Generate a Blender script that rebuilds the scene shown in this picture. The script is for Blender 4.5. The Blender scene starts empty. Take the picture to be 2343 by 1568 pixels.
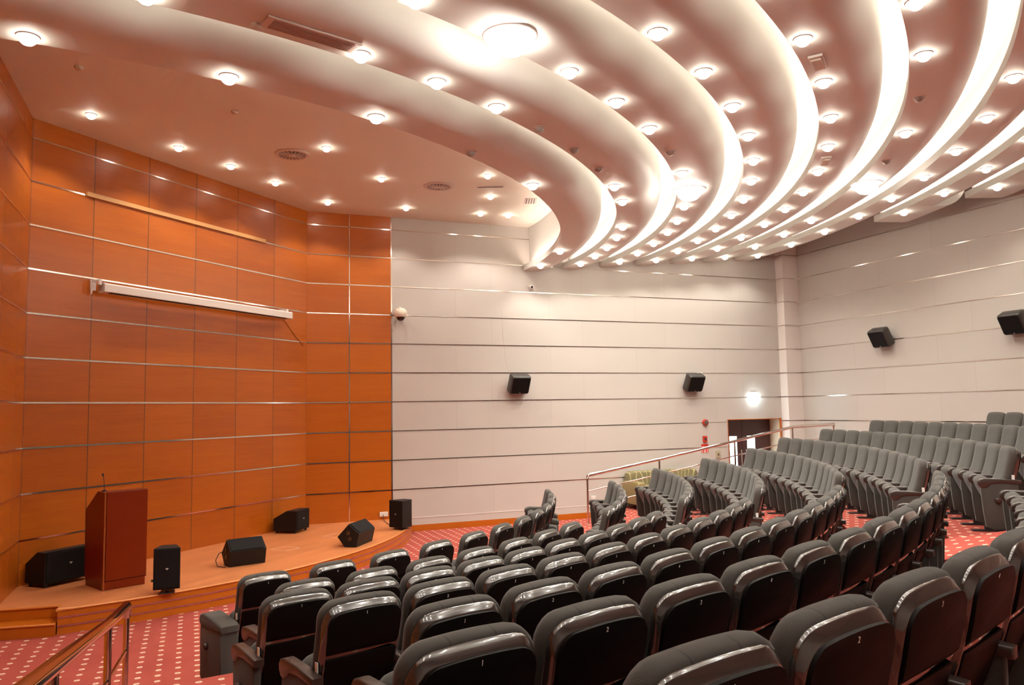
import bpy, math, random
from mathutils import Vector, Matrix
random.seed(7)
SC = bpy.context.scene
COL = SC.collection
S = 0.6            # metres per wall-panel module
K0 = 10.44         # module count from the top wall strip down to the main floor
def W(u, v, k): return Vector((S*u, S*v, S*(K0-k)))
def Z(k): return S*(K0-k)
PI = math.pi
UL, VG, UE, VR = -3.442, 26.885, 23.894, -2.6
A = (UL, 20.242); B = (3.499, 26.868); CC = (6.367, 26.868)
ORD = ['zeroth','first','second','third','fourth','fifth','sixth','seventh','eighth','ninth','tenth','eleventh','twelfth','thirteenth','fourteenth','fifteenth','sixteenth']

# ------------------------------------------------------------------ materials
MATS = {}
def mat(name, color, rough=0.5, metal=0.0, spec=0.5, emit=None, estr=0.0, coat=0.0):
    m = bpy.data.materials.new(name); m.use_nodes = True
    b = m.node_tree.nodes['Principled BSDF']
    b.inputs['Base Color'].default_value = (*color, 1)
    b.inputs['Roughness'].default_value = rough
    b.inputs['Metallic'].default_value = metal
    b.inputs['Specular IOR Level'].default_value = spec
    b.inputs['Coat Weight'].default_value = coat
    if emit:
        b.inputs['Emission Color'].default_value = (*emit, 1)
        b.inputs['Emission Strength'].default_value = estr
    MATS[name] = m
    return m
class NT:
    def __init__(s, m): s.t = m.node_tree; s.b = s.t.nodes['Principled BSDF']
    def n(s, typ, **kw):
        x = s.t.nodes.new(typ)
        for k, v in kw.items(): setattr(x, k, v)
        return x
    def l(s, a, b): s.t.links.new(a, b)
    def math(s, op, a, b=None, c=None):
        x = s.n('ShaderNodeMath', operation=op)
        for i, v in enumerate((a, b, c)):
            if v is None: continue
            if isinstance(v, (int, float)): x.inputs[i].default_value = v
            else: s.l(v, x.inputs[i])
        return x.outputs[0]
    def mix(s, fac, a, b):
        x = s.n('ShaderNodeMix', data_type='RGBA')
        for i, v in ((0, fac), (6, a), (7, b)):
            if isinstance(v, (int, float)): x.inputs[i].default_value = v
            elif isinstance(v, tuple): x.inputs[i].default_value = (*v, 1)
            else: s.l(v, x.inputs[i])
        return x.outputs[2]
    def noise(s, vec, scale, detail=3, rough=0.5):
        x = s.n('ShaderNodeTexNoise'); x.inputs['Scale'].default_value = scale
        x.inputs['Detail'].default_value = detail; x.inputs['Roughness'].default_value = rough
        if vec is not None: s.l(vec, x.inputs['Vector'])
        return x.outputs['Fac']
    def mapping(s, vec, scale=(1,1,1), loc=(0,0,0)):
        x = s.n('ShaderNodeMapping'); x.inputs['Scale'].default_value = scale; x.inputs['Location'].default_value = loc
        s.l(vec, x.inputs['Vector']); return x.outputs[0]
    def coord(s, what): return s.n('ShaderNodeTexCoord').outputs[what]
    def bump(s, h, strength, dist=0.01):
        x = s.n('ShaderNodeBump'); x.inputs['Strength'].default_value = strength; x.inputs['Distance'].default_value = dist
        s.l(h, x.inputs['Height']); s.l(x.outputs[0], s.b.inputs['Normal'])

def wood_panel(name, c1, c2, seam=True):
    m = mat(name, c1, 0.33, spec=0.4)
    t = NT(m); uv = t.coord('UV')
    sep = t.n('ShaderNodeSeparateXYZ'); t.l(uv, sep.inputs[0])
    fx = t.math('FLOOR', sep.outputs[0]); fy = t.math('FLOOR', sep.outputs[1])
    cmb = t.n('ShaderNodeCombineXYZ'); t.l(fx, cmb.inputs[0]); t.l(fy, cmb.inputs[1])
    wn = t.n('ShaderNodeTexWhiteNoise', noise_dimensions='3D'); t.l(cmb.outputs[0], wn.inputs['Vector'])
    off = t.n('ShaderNodeVectorMath', operation='MULTIPLY_ADD'); t.l(wn.outputs['Color'], off.inputs[0]); off.inputs[1].default_value = (7, 7, 7); t.l(uv, off.inputs[2])
    g = t.noise(t.mapping(off.outputs[0], (1.6, 26, 1)), 1.0, 5, 0.62)
    g2 = t.noise(t.mapping(off.outputs[0], (0.7, 5, 1)), 1.0, 3, 0.5)
    fac = t.math('MULTIPLY_ADD', g, 0.55, t.math('MULTIPLY_ADD', g2, 0.5, t.math('MULTIPLY', wn.outputs['Value'], 0.28)))
    fac = t.math('SUBTRACT', fac, 0.14)
    col = t.mix(fac, c1, c2)
    if seam:
        fr = t.math('FRACT', sep.outputs[0])
        d = t.math('ABSOLUTE', t.math('SUBTRACT', fr, 0.5))
        s_ = t.math('GREATER_THAN', d, 0.4925)
        col = t.mix(s_, col, (0.13, 0.045, 0.016))
    t.l(col, t.b.inputs['Base Color'])
    return m
wood_panel('orange_wood', (0.30, 0.054, 0.0025), (0.51, 0.128, 0.007))
wood_panel('orange_wood_plain', (0.35, 0.068, 0.003), (0.51, 0.128, 0.007), False)

def grey_panel():
    m = mat('grey_panel', (0.60, 0.53, 0.49), 0.42, spec=0.35)
    t = NT(m); uv = t.coord('UV')
    sep = t.n('ShaderNodeSeparateXYZ'); t.l(uv, sep.inputs[0])
    fy = t.math('FLOOR', sep.outputs[1])
    odd = t.math('MULTIPLY', t.math('MODULO', t.math('ABSOLUTE', fy), 2), 0.37)
    px = t.math('ADD', t.math('MULTIPLY', sep.outputs[0], 0.27), odd)
    cmb = t.n('ShaderNodeCombineXYZ'); t.l(t.math('FLOOR', px), cmb.inputs[0]); t.l(fy, cmb.inputs[1])
    wn = t.n('ShaderNodeTexWhiteNoise', noise_dimensions='3D'); t.l(cmb.outputs[0], wn.inputs['Vector'])
    n1 = t.noise(t.mapping(uv, (0.5, 0.8, 1)), 1.0, 3)
    f = t.math('MULTIPLY_ADD', n1, 0.6, t.math('MULTIPLY', wn.outputs['Value'], 0.35))
    col = t.mix(f, (0.49, 0.455, 0.42), (0.56, 0.515, 0.47))
    d = t.math('ABSOLUTE', t.math('SUBTRACT', t.math('FRACT', px), 0.5))
    col = t.mix(t.math('MULTIPLY', t.math('GREATER_THAN', d, 0.497), 0.45), col, (0.42, 0.35, 0.31))
    t.l(col, t.b.inputs['Base Color'])
grey_panel()

def carpet(name, base1, base2):
    m = mat(name, base1, 0.95, spec=0.1)
    t = NT(m); g = t.n('ShaderNodeNewGeometry').outputs['Position']
    sep = t.n('ShaderNodeSeparateXYZ'); t.l(g, sep.inputs[0])
    def cell(o, p):
        a = t.math('FRACT', t.math('DIVIDE', o, p)); return t.math('MULTIPLY', t.math('SUBTRACT', a, 0.5), p)
    dx = cell(sep.outputs[0], 0.175); dy = cell(sep.outputs[1], 0.175)
    d = t.math('SQRT', t.math('ADD', t.math('MULTIPLY', dx, dx), t.math('MULTIPLY', dy, dy)))
    nz = t.noise(g, 60, 2)
    d = t.math('ADD', d, t.math('MULTIPLY', t.math('SUBTRACT', nz, 0.5), 0.018))
    dot = t.math('LESS_THAN', d, 0.0275)
    hole = t.math('LESS_THAN', d, 0.010)
    fac = t.math('SUBTRACT', dot, t.math('MULTIPLY', hole, 0.6))
    pile = t.noise(g, 2.2, 4, 0.6)
    col = t.mix(pile, base1, base2)
    col = t.mix(fac, col, (0.72, 0.52, 0.38))
    t.l(col, t.b.inputs['Base Color'])
    t.bump(t.noise(g, 260, 2), 0.25, 0.004)
carpet('red_carpet', (0.29, 0.047, 0.037), (0.40, 0.080, 0.058))

def stage_wood():
    m = mat('stage_boards', (0.6, 0.2, 0.07), 0.38, spec=0.35)
    t = NT(m); g = t.n('ShaderNodeNewGeometry').outputs['Position']
    mp = t.n('ShaderNodeMapping'); mp.inputs['Rotation'].default_value = (0, 0, -PI/4); t.l(g, mp.inputs['Vector'])
    br = t.n('ShaderNodeTexBrick'); br.inputs['Scale'].default_value = 1.0
    br.inputs['Brick Width'].default_value = 1.3; br.inputs['Row Height'].default_value = 0.16
    br.inputs['Mortar Size'].default_value = 0.001; br.offset = 0.37
    br.inputs['Color1'].default_value = (0.48, 0.155, 0.05, 1); br.inputs['Color2'].default_value = (0.60, 0.205, 0.07, 1); br.inputs['Mortar'].default_value = (0.44, 0.14, 0.045, 1)
    t.l(mp.outputs[0], br.inputs['Vector'])
    n = t.noise(t.mapping(mp.outputs[0], (1.5, 18, 1)), 1.0, 4)
    col = t.mix(t.math('MULTIPLY', n, 0.45), br.outputs['Color'], (0.70, 0.26, 0.10))
    t.l(col, t.b.inputs['Base Color'])
stage_wood()

def fabric(name, c, seams=False):
    m = mat(name, c, 0.9, spec=0.15)
    m.node_tree.nodes['Principled BSDF'].inputs['Sheen Weight'].default_value = 0.12
    t = NT(m); o = t.coord('Object')
    n = t.noise(o, 9, 3); w = t.n('ShaderNodeTexWave', wave_type='BANDS', bands_direction='DIAGONAL'); w.inputs['Scale'].default_value = 90
    t.l(o, w.inputs['Vector'])
    col = t.mix(t.math('MULTIPLY_ADD', n, 0.7, t.math('MULTIPLY', w.outputs['Fac'], 0.3)), tuple(x*0.72 for x in c), tuple(x*1.28 for x in c))
    if seams:
        sep = t.n('ShaderNodeSeparateXYZ'); t.l(o, sep.inputs[0])
        d = t.math('ABSOLUTE', t.math('SUBTRACT', t.math('ABSOLUTE', sep.outputs[0]), 0.085))
        s_ = t.math('LESS_THAN', d, 0.004)
        col = t.mix(t.math('MULTIPLY', s_, 0.55), col, tuple(x*0.35 for x in c))
    t.l(col, t.b.inputs['Base Color'])
    t.bump(w.outputs['Fac'], 0.15, 0.002)
fabric('charcoal_fabric', (0.054, 0.049, 0.043), True)
fabric('charcoal_fabric_plain', (0.054, 0.050, 0.044))
mat('shell_plastic', (0.022, 0.018, 0.016), 0.15, spec=1.0, coat=1.0)
mat('shell_panel', (0.006, 0.0045, 0.004), 0.5, spec=0.05)
mat('arm_plastic', (0.034, 0.022, 0.018), 0.34)
mat('black_metal', (0.012, 0.012, 0.012), 0.45)
mat('white_print', (0.9, 0.88, 0.84), 0.6)
mat('white_paint', (0.80, 0.735, 0.69), 0.65, spec=0.3)
mat('ceiling_paint', (0.80, 0.82, 0.775), 0.6, spec=0.3)
mat('stage_ceiling_paint', (0.80, 0.76, 0.66), 0.6, spec=0.3)
mat('steel', (0.78, 0.74, 0.70), 0.14, 1.0)
mat('strip_steel', (0.74, 0.66, 0.60), 0.12, 1.0)
mat('rail_steel', (0.80, 0.73, 0.68), 0.10, 1.0)
mat('riser_strip_metal', (0.55, 0.38, 0.42), 0.25, 1.0)
mat('dark_door', (0.055, 0.017, 0.015), 0.4)
mat('door_reveal', (0.72, 0.62, 0.46), 0.6)
mat('daylight_glass', (0.9, 0.95, 1.0), 0.2, emit=(0.80, 0.95, 1.0), estr=9.0)
mat('exit_glow', (0.8, 1.0, 0.95), 0.3, emit=(0.80, 0.97, 1.0), estr=11.0)
mat('lamp_glow', (1, 0.93, 0.82), 0.3, emit=(1.0, 0.90, 0.74), estr=26.0)
mat('flood_glow', (1, 0.93, 0.85), 0.3, emit=(1.0, 0.88, 0.76), estr=40.0)
mat('cove_glow', (1, 0.93, 0.85), 0.3, emit=(1.0, 0.80, 0.69), estr=32.0)
mat('dead_lamp', (0.35, 0.30, 0.27), 0.3)
mat('lectern_wood', (0.165, 0.015, 0.0012), 0.32, spec=0.3)
mat('lectern_trim', (0.27, 0.06, 0.010), 0.35)
mat('speaker_black', (0.010, 0.008, 0.007), 0.55, spec=0.2)
mat('speaker_grille', (0.007, 0.006, 0.006), 0.75, spec=0.15)
mat('wall_speaker_black', (0.030, 0.025, 0.022), 0.45)
mat('copper_cup', (0.05, 0.025, 0.012), 0.4)
mat('screen_white', (0.82, 0.76, 0.70), 0.4)
mat('dark_slot', (0.02, 0.016, 0.014), 0.7)
mat('pale_batten', (0.58, 0.30, 0.10), 0.5)
mat('cream_plastic', (0.70, 0.62, 0.50), 0.4)
mat('smoked_dome', (0.03, 0.02, 0.018), 0.1)
mat('red_plastic', (0.50, 0.025, 0.012), 0.4)
mat('sign_red', (0.60, 0.03, 0.02), 0.5)
mat('socket_white', (0.80, 0.77, 0.72), 0.4)
mat('switch_beige', (0.42, 0.36, 0.24), 0.5)
mat('grille_dark', (0.09, 0.06, 0.05), 0.6)
mat('grille_light', (0.66, 0.55, 0.49), 0.5)
mat('grille_pink', (0.40, 0.29, 0.25), 0.6)
mat('cable_grey', (0.45, 0.38, 0.33), 0.6)
mat('cable_orange', (0.36, 0.12, 0.03), 0.6)
mat('rubber_black', (0.010, 0.010, 0.010), 0.6)
mat('stage_nosing', (0.66, 0.23, 0.05), 0.3)
mat('hatch_metal', (0.80, 0.48, 0.30), 0.4)
def sofa_mat():
    m = mat('sofa_leaf_fabric', (0.28, 0.24, 0.10), 0.85)
    t = NT(m); o = t.coord('Object')
    w = t.n('ShaderNodeTexWave', wave_type='BANDS', bands_direction='X'); w.inputs['Scale'].default_value = 2.6; w.inputs['Distortion'].default_value = 9; w.inputs['Detail'].default_value = 1.5; w.inputs['Detail Scale'].default_value = 1.2
    t.l(o, w.inputs['Vector'])
    s_ = t.math('GREATER_THAN', w.outputs['Fac'], 0.97)
    col = t.mix(t.noise(o, 4, 2), (0.13, 0.11, 0.05), (0.20, 0.17, 0.08))
    t.l(t.mix(s_, col, (0.50, 0.42, 0.18)), t.b.inputs['Base Color'])
sofa_mat()
mat('sofa_olive', (0.22, 0.17, 0.065), 0.6)
for n_ in ('lamp_glow', 'dead_lamp'):
    MATS[n_].cycles.emission_sampling = 'NONE'

# ------------------------------------------------------------------ mesh helpers
class MB:
    def __init__(s): s.v = []; s.f = []; s.uv = None
    def add(s, verts, faces):
        b = len(s.v); s.v += [tuple(x) for x in verts]; s.f += [tuple(b+i for i in f) for f in faces]; return s
    def box(s, x0, x1, y0, y1, z0, z1, M=None):
        vs = [Vector(p) for p in ((x0,y0,z0),(x1,y0,z0),(x1,y1,z0),(x0,y1,z0),(x0,y0,z1),(x1,y0,z1),(x1,y1,z1),(x0,y1,z1))]
        if M: vs = [M @ p for p in vs]
        return s.add(vs, [(0,3,2,1),(4,5,6,7),(0,1,5,4),(1,2,6,5),(2,3,7,6),(3,0,4,7)])
    def rings(s, rings, cap0=True, cap1=True, close=True):
        n = len(rings[0]); b = len(s.v)
        for r in rings: s.v += [tuple(p) for p in r]
        for i in range(len(rings)-1):
            for j in range(n if close else n-1):
                a0 = b+i*n+j; a1 = b+i*n+(j+1) % n
                s.f.append((a0, a1, a1+n, a0+n))
        if cap0: s.f.append(tuple(b+j for j in reversed(range(n))))
        if cap1: s.f.append(tuple(b+(len(rings)-1)*n+j for j in range(n)))
        return s
    def prism(s, pts, z0, z1):
        return s.rings([[(p[0], p[1], z0) for p in pts], [(p[0], p[1], z1) for p in pts]])
    def bev_prism(s, pts, z0, z1, b, M=None):
        """profile pts (x,y), CCW, extruded z0..z1 with edges rounded by b"""
        c = Vector((sum(p[0] for p in pts)/len(pts), sum(p[1] for p in pts)/len(pts)))
        def ins(d):
            out = []; n = len(pts)
            for i in range(n):
                p0 = Vector(pts[i-1]); p1 = Vector(pts[i]); p2 = Vector(pts[(i+1) % n])
                e1 = (p1-p0).normalized(); e2 = (p2-p1).normalized()
                n1 = Vector((-e1.y, e1.x)); n2 = Vector((-e2.y, e2.x))
                m = (n1+n2); m = m.normalized() if m.length > 1e-6 else n1
                out.append(p1 + m*(d/max(0.5, m.dot(n1))))
            return out
        R = []
        for d, z in ((b, z0), (b*0.3, z0+b*0.3), (0, z0+b), (0, z1-b), (b*0.3, z1-b*0.3), (b, z1)):
            R.append([Vector((p.x, p.y, z)) for p in ins(d)])
        if M: R = [[M @ p for p in r] for r in R]
        return s.rings(R)
    def tube(s, pts, r, n=8, closed=False):
        pts = [Vector(p) for p in pts]; R = []
        for i, p in enumerate(pts):
            a = pts[max(i-1, 0)]; c = pts[min(i+1, len(pts)-1)]
            d = (c-a).normalized()
            ref = Vector((0,0,1)) if abs(d.z) < 0.95 else Vector((1,0,0))
            x = d.cross(ref).normalized(); y = d.cross(x).normalized()
            k = 1.0
            if 0 < i < len(pts)-1:
                k = 1/max(0.6, math.cos(0.5*(p-a).angle(c-p, 0)))
            R.append([p + (x*math.cos(2*PI*j/n) + y*math.sin(2*PI*j/n))*r*k for j in range(n)])
        return s.rings(R)
    def lathe(s, prof, n=20, M=None):
        R = [[Vector((r*math.cos(2*PI*j/n), r*math.sin(2*PI*j/n), z)) for j in range(n)] for r, z in prof]
        if M: R = [[M @ p for p in r] for r in R]
        return s.rings(R)
    def mesh(s, name, m, smooth=None):
        me = bpy.data.meshes.new(name); me.from_pydata(s.v, [], s.f)
        if s.uv:
            ul = me.uv_layers.new(name='UVMap')
            for p in me.polygons:
                for li in p.loop_indices: ul.data[li].uv = s.uv[me.loops[li].vertex_index]
        me.materials.append(MATS[m]); me.validate(); me.update()
        import bmesh
        bm = bmesh.new(); bm.from_mesh(me); bmesh.ops.recalc_face_normals(bm, faces=bm.faces); bm.to_mesh(me); bm.free()
        if smooth:
            for p in me.polygons: p.use_smooth = True
            me.set_sharp_from_angle(angle=math.radians(smooth))
        return me
def obj(name, me, parent=None):
    o = bpy.data.objects.new(name, me); COL.objects.link(o)
    if parent: o.parent = parent
    return o
def build(name, mb, m, parent=None, smooth=None): return obj(name, mb.mesh(name, m, smooth), parent)
def tag(o, label, cat, group=None):
    o['label'] = label; o['category'] = cat
    if group: o['group'] = group
    return o
def thing(name, label, cat, loc=(0,0,0), rotz=0, group=None):
    o = bpy.data.objects.new(name, None); o.empty_display_size = 0.1; COL.objects.link(o)
    o.location = loc; o.rotation_euler = (0, 0, rotz)
    return tag(o, label, cat, group)
def struct(name, mb, m, parent=None, smooth=None):
    o = build(name, mb, m, parent, smooth)
    if not parent: o['kind'] = 'structure'
    return o
def rotz_of(dx, dy): return math.atan2(dy, dx)

# ------------------------------------------------------------------ room shell
KT = -1.5
def wall(name, path, m, ubase=0.0, us=1.0, holes=None, ktop=KT, kbot=K0):
    """vertical wall strip along path of (u,v); UV in (module / us, k)"""
    mb = MB(); mb.uv = []; d = ubase
    def quad(p, q, du0, du1, ka, kb):
        b = len(mb.v)
        mb.v += [tuple(W(*p, kb)), tuple(W(*q, kb)), tuple(W(*q, ka)), tuple(W(*p, ka))]
        mb.uv += [(du0/us, -kb), (du1/us, -kb), (du1/us, -ka), (du0/us, -ka)]
        mb.f.append((b, b+1, b+2, b+3))
    for p, q in zip(path[:-1], path[1:]):
        L = math.dist(p, q); cuts = [(0, L, ktop, kbot)]
        if holes:
            h0, h1, ka = holes
            cuts = [(0, h0, ktop, kbot), (h0, h1, ktop, ka), (h1, L, ktop, kbot)]
        for a, b_, ka, kb in cuts:
            lerp = lambda t: (p[0]+(q[0]-p[0])*t/L, p[1]+(q[1]-p[1])*t/L)
            quad(lerp(a), lerp(b_), d+a, d+b_, ka, kb)
        d += L
    return struct(name, mb, m)
DR0, DR1, DRK = 20.32, 22.98, 6.92
wall('wall_left', [(UL, VR), A], 'orange_wood', ubase=-(19.32-VR), us=1.6)
wall('wall_stage', [A, B], 'orange_wood', us=1.6)
wall('wall_stage_side', [B, CC], 'orange_wood_plain', us=1.42)
wall('wall_right', [CC, (UE, VG)], 'grey_panel', holes=(DR0-CC[0], DR1-CC[0], DRK))
wall('wall_back', [(UE, VG), (UE, VR)], 'grey_panel', ubase=17.5)
wall('wall_rear', [(UE, VR), (UL, VR)], 'grey_panel', ubase=50)

mb = MB().add([W(UL-.2, VR, K0), W(UE, VR, K0), W(UE, VG+1.2, K0), W(UL-.2, VG+1.2, K0)], [(0,1,2,3)])
struct('floor', mb, 'red_carpet')
# pilaster in the far corner
mb = MB().prism([(S*23.10, S*26.45), (S*UE, S*26.45), (S*UE, S*VG), (S*23.10, S*VG)], 0, Z(KT))
struct('pillar', mb, 'white_paint')

# polished horizontal strips on every wall
HS = 0.0085; PR = 0.006
def strip_run(mb, p, q, k, h=HS):
    p = Vector((p[0]*S, p[1]*S)); q = Vector((q[0]*S, q[1]*S)); d = (q-p).normalized(); nn = Vector((d.y, -d.x))
    z = Z(k)
    R = []
    for c in (p, q):
        R.append([Vector((*(c - nn*0.004), z-h)), Vector((*(c + nn*PR), z-h)), Vector((*(c + nn*PR), z+h)), Vector((*(c - nn*0.004), z+h))])
    mb.rings(R)
for k in range(10):
    mb = MB()
    strip_run(mb, (UL, 8), A, k, 0.011); strip_run(mb, A, B, k, 0.0105); strip_run(mb, B, CC, k, 0.0105)
    if k >= 7: strip_run(mb, CC, (DR0-.06, VG), k)
    else: strip_run(mb, CC, (23.10, VG), k)
    if k < 8:
        strip_run(mb, (23.10, VG), (23.10, 26.45), k); strip_run(mb, (23.10, 26.45), (UE, 26.45), k)
        strip_run(mb, (UE, 26.45), (UE, VR), k)
    struct('trim_%d' % (k+1), mb, 'strip_steel')
def vstrip(name, u, v, dx, dy, w, k0, k1, m='strip_steel'):
    c = W(u, v, k1); d = Vector((dx, dy, 0)).normalized(); nn = Vector((d.y, -d.x, 0))
    z0, z1 = Z(k1), Z(k0)
    mb = MB()
    base = [c - d*w - nn*.004, c + d*w - nn*.004, c + d*w + nn*PR, c - d*w + nn*PR]
    mb.rings([[Vector((p.x, p.y, z0)) for p in base], [Vector((p.x, p.y, z1)) for p in base]])
    return struct(name, mb, m)
vstrip('trim_11', 4.915, 26.868, 1, 0, 0.010, -.45, 9.97)
vstrip('trim_12', CC[0], 26.868, 1, 0, 0.012, -.45, 9.97)
# base of the grey wall: white plinth line and orange skirting
mb = MB(); strip_run(mb, (CC[0], CC[1]-.012), (DR0-.06, VG-.012), 10.335, 0.063); struct('baseboard_right', mb, 'orange_wood_plain')
mb = MB(); strip_run(mb, CC, (DR0-.06, VG), 9.98, 0.006); struct('trim_13', mb, 'white_paint')

# ------------------------------------------------------------------ door in the grey wall
VD = VG + 0.64
mb = MB()
x0, x1, y0, y1 = S*DR0, S*DR1, S*VG, S*(VD+.12); zt, zb = Z(DRK), Z(10.10)
mb.add([(x0,y0,0),(x0,y1,0),(x0,y1,zt),(x0,y0,zt)], [(0,1,2,3)])
mb.add([(x1,y0,0),(x1,y1,0),(x1,y1,zt),(x1,y0,zt)], [(0,1,2,3)])
mb.add([(x0,y0,zt),(x1,y0,zt),(x1,y1,zt),(x0,y1,zt)], [(0,1,2,3)])
mb.add([(x0,y1,0),(x1,y1,0),(x1,y1,zt),(x0,y1,zt)], [(0,1,2,3)])
struct('trim_14', mb, 'door_reveal')
mb = MB()
mb.box(x0-.010, x0+.004, y0-.012, y0+.010, zb, zt+.014); mb.box(x1-.004, x1+.035, y0-.02, y0+.015, zb, zt+.020); mb.box(x0, x1, y0-.012, y0+.012, zt-.004, zt+.014)
struct('trim_15', mb, 'orange_wood_plain')
xm = S*21.51
for i, (a, b) in enumerate(((x0+.005, xm-.004), (xm+.004, x1-.005))):
    ga, gb = (S*20.86, S*21.24) if i == 0 else (S*21.76, S*22.17)
    gz0, gz1 = Z(9.2), Z(7.62)
    mb = MB(); yA, yB = S*VD, S*VD+.045
    mb.box(a, ga, yA, yB, zb, zt-.004); mb.box(gb, b, yA, yB, zb, zt-.004); mb.box(ga, gb, yA, yB, zb, gz0); mb.box(ga, gb, yA, yB, gz1, zt-.004)
    d = struct('door_%d' % (i+1), mb, 'dark_door')
    g = MB().box(ga, gb, yA+.015, yA+.025, gz0, gz1); build('glass', g, 'daylight_glass', d)
    hx = b-.09 if i == 0 else a+.05
    h = MB().tube([(hx+.02, yA-.05, zb+.75), (hx+.02, yA-.05, zb+1.15)], .012); h.tube([(hx+.02, yA, zb+.78), (hx+.02, yA-.05, zb+.78)], .008); h.tube([(hx+.02, yA, zb+1.12), (hx+.02, yA-.05, zb+1.12)], .008)
    build('door_handle', h, 'steel', d)

# ------------------------------------------------------------------ ceiling
CU, CV = -3.45, 27.0
def cpt(r, th, k): return W(CU + r*math.cos(th), CV + r*math.sin(th), k)
def arc_limits(r):
    """angles where a circle of radius r round the stage corner meets the left wall and the grey wall"""
    return -PI/2, math.asin(max(-1, min(1, (VG-CV)/r)))
# flat ceiling over the stage
mb = MB(); n = 48; a0, a1 = arc_limits(15.06)
ring = [cpt(15.06, a0+(a1-a0)*i/n, -.45) for i in range(n+1)]
top = [Vector((p.x, p.y, p.z+.08)) for p in ring]
apex = W(UL-.3, VG+.3, -.45)
pts = ring + [apex]
mb.rings([pts, [Vector((p.x, p.y, p.z+.08)) for p in pts]])
o = struct('ceiling', mb, 'stage_ceiling_paint')
mb = MB().add([W(UL-.2, VR-.2, KT+.02), W(UE+.2, VR-.2, KT+.02), W(UE+.2, VG+.3, KT+.02), W(UL-.2, VG+.3, KT+.02)], [(0,1,2,3)])
struct('ceiling_upper', mb, 'ceiling_paint')

NB = 10
def band_k(n): return 1.178 - .151*(n-1)
def band_r(n): return 14.83 + 1.6*(n-1)
def band_profile(n):
    """(radius offset, rise) in modules; inner trough lip, flat soffit, outer upward curve"""
    P = [(.25, 1.66 if n == 1 else 1.00), (.25, .05), (.045, .05), (.045, .20), (0, .20), (0, 0), (.58, 0)]
    cx, a, h = .58, .60, .55
    for i in range(1, 11):
        t = PI/2*i/10
        P.append((cx + a*math.sin(t), h*(1-math.cos(t))))
    P.append((cx + a, 1.12)); P.append((1.86, 1.16)); 
    P.append((1.86, 1.24)); P.append((.22, 1.75 if n == 1 else 1.1))
    return P
END = {8: (math.radians(-15.2)), 9: math.radians(-20.6), 10: math.radians(-27.0)}
for n_ in range(1, NB+1):
    R0, k0 = band_r(n_), band_k(n_); prof = band_profile(n_)
    seg = 96; rings = []
    for i in range(seg+1):
        ring = []
        for dr, dz in prof:
            r = R0+dr; lo, hi = arc_limits(r)
            lo = -PI/2 + (0 if True else 0)
            if n_ in END: hi = END[n_]
            th = lo + (hi-lo)*i/seg
            ring.append(cpt(r, th, k0-dz))
        rings.append(ring)
    b = MB().rings(rings)
    o = struct('ceiling_band', b, 'ceiling_paint', smooth=32)
    st = MB(); rs = []
    for i in range(seg+1):
        hi = END.get(n_, arc_limits(R0)[1]-.02); th = -PI/2+.01 + (hi-.01+PI/2-.01)*i/seg
        rs.append([cpt(R0+a_, th, k0-z_) for a_, z_ in ((.09, .055), (.19, .055), (.19, .085), (.09, .085))])
    st.rings(rs); build('cove_strip', st, 'cove_glow', o)

def end_profile():
    P = [(.25, 1.0), (.25, .05), (.045, .05), (.045, .20), (0, .20), (0, 0), (1.05, 0)]
    for i in range(1, 13):
        t = PI/2*i/12; P.append((1.05 + .82*math.sin(t), .80*(1-math.cos(t))))
    return P + [(1.87, 1.0)]
for n_ in (8, 9):
    rs = []
    for i in range(13):
        th = END[n_+1]+.012 + (END[n_]-END[n_+1]-.012)*i/12
        rs.append([cpt(band_r(n_)+dr+.001, th, band_k(n_)-dz+.001) for dr, dz in end_profile()])
    struct('ceiling_band_end', MB().rings(rs), 'ceiling_paint', smooth=32)

# ------------------------------------------------------------------ downlights
lamp = bpy.data.lights.new('downlight_spot', 'SPOT'); lamp.energy = 46; lamp.color = (1.0, .945, .82)
lamp.spot_size = math.radians(128); lamp.spot_blend = .55; lamp.shadow_soft_size = .05
flood = bpy.data.lights.new('flood_spot', 'SPOT'); flood.energy = 80; flood.color = (1.0, .93, .86)
flood.spot_size = math.radians(140); flood.spot_blend = .5; flood.shadow_soft_size = .12
slamp = bpy.data.lights.new('stage_spot', 'SPOT'); slamp.energy = 60; slamp.color = (1.0, .90, .78)
slamp.spot_size = math.radians(120); slamp.spot_blend = .5; slamp.shadow_soft_size = .05
ME = {}
def dl_meshes(kind, r):
    rim = MB().lathe([(r*1.0, -.002), (r*1.28, -.002), (r*1.28, -.008), (r*1.0, -.010)], 24)
    rim = MB(); n = 24
    R = [[Vector((rr*math.cos(2*PI*j/n), rr*math.sin(2*PI*j/n), z)) for j in range(n)] for rr, z in ((r*.98, .0), (r*1.02, -.010), (r*1.25, -.008), (r*1.30, .0))]
    rim.rings(R, False, False)
    disc = MB().lathe([(r*1.0, -.003), (r*1.0, -r*.35), (r*.86, -r*.72), (r*.58, -r*.98), (r*.28, -r*1.1), (r*.08, -r*1.13)], 20) if kind != 'flood' else MB().lathe([(r*1.0, -.003), (r*.97, -.05), (r*.85, -.10), (r*.6, -.145), (r*.3, -.165), (r*.08, -.17)], 24)
    ME[kind] = (rim.mesh('trim_ring', 'white_paint', 40), disc.mesh('lamp', {'lit': 'lamp_glow', 'stage': 'lamp_glow', 'flood': 'flood_glow', 'off': 'dead_lamp'}[kind], 60))
dl_meshes('lit', .068); dl_meshes('stage', .058); dl_meshes('flood', .19); dl_meshes('off', .055)
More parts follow.
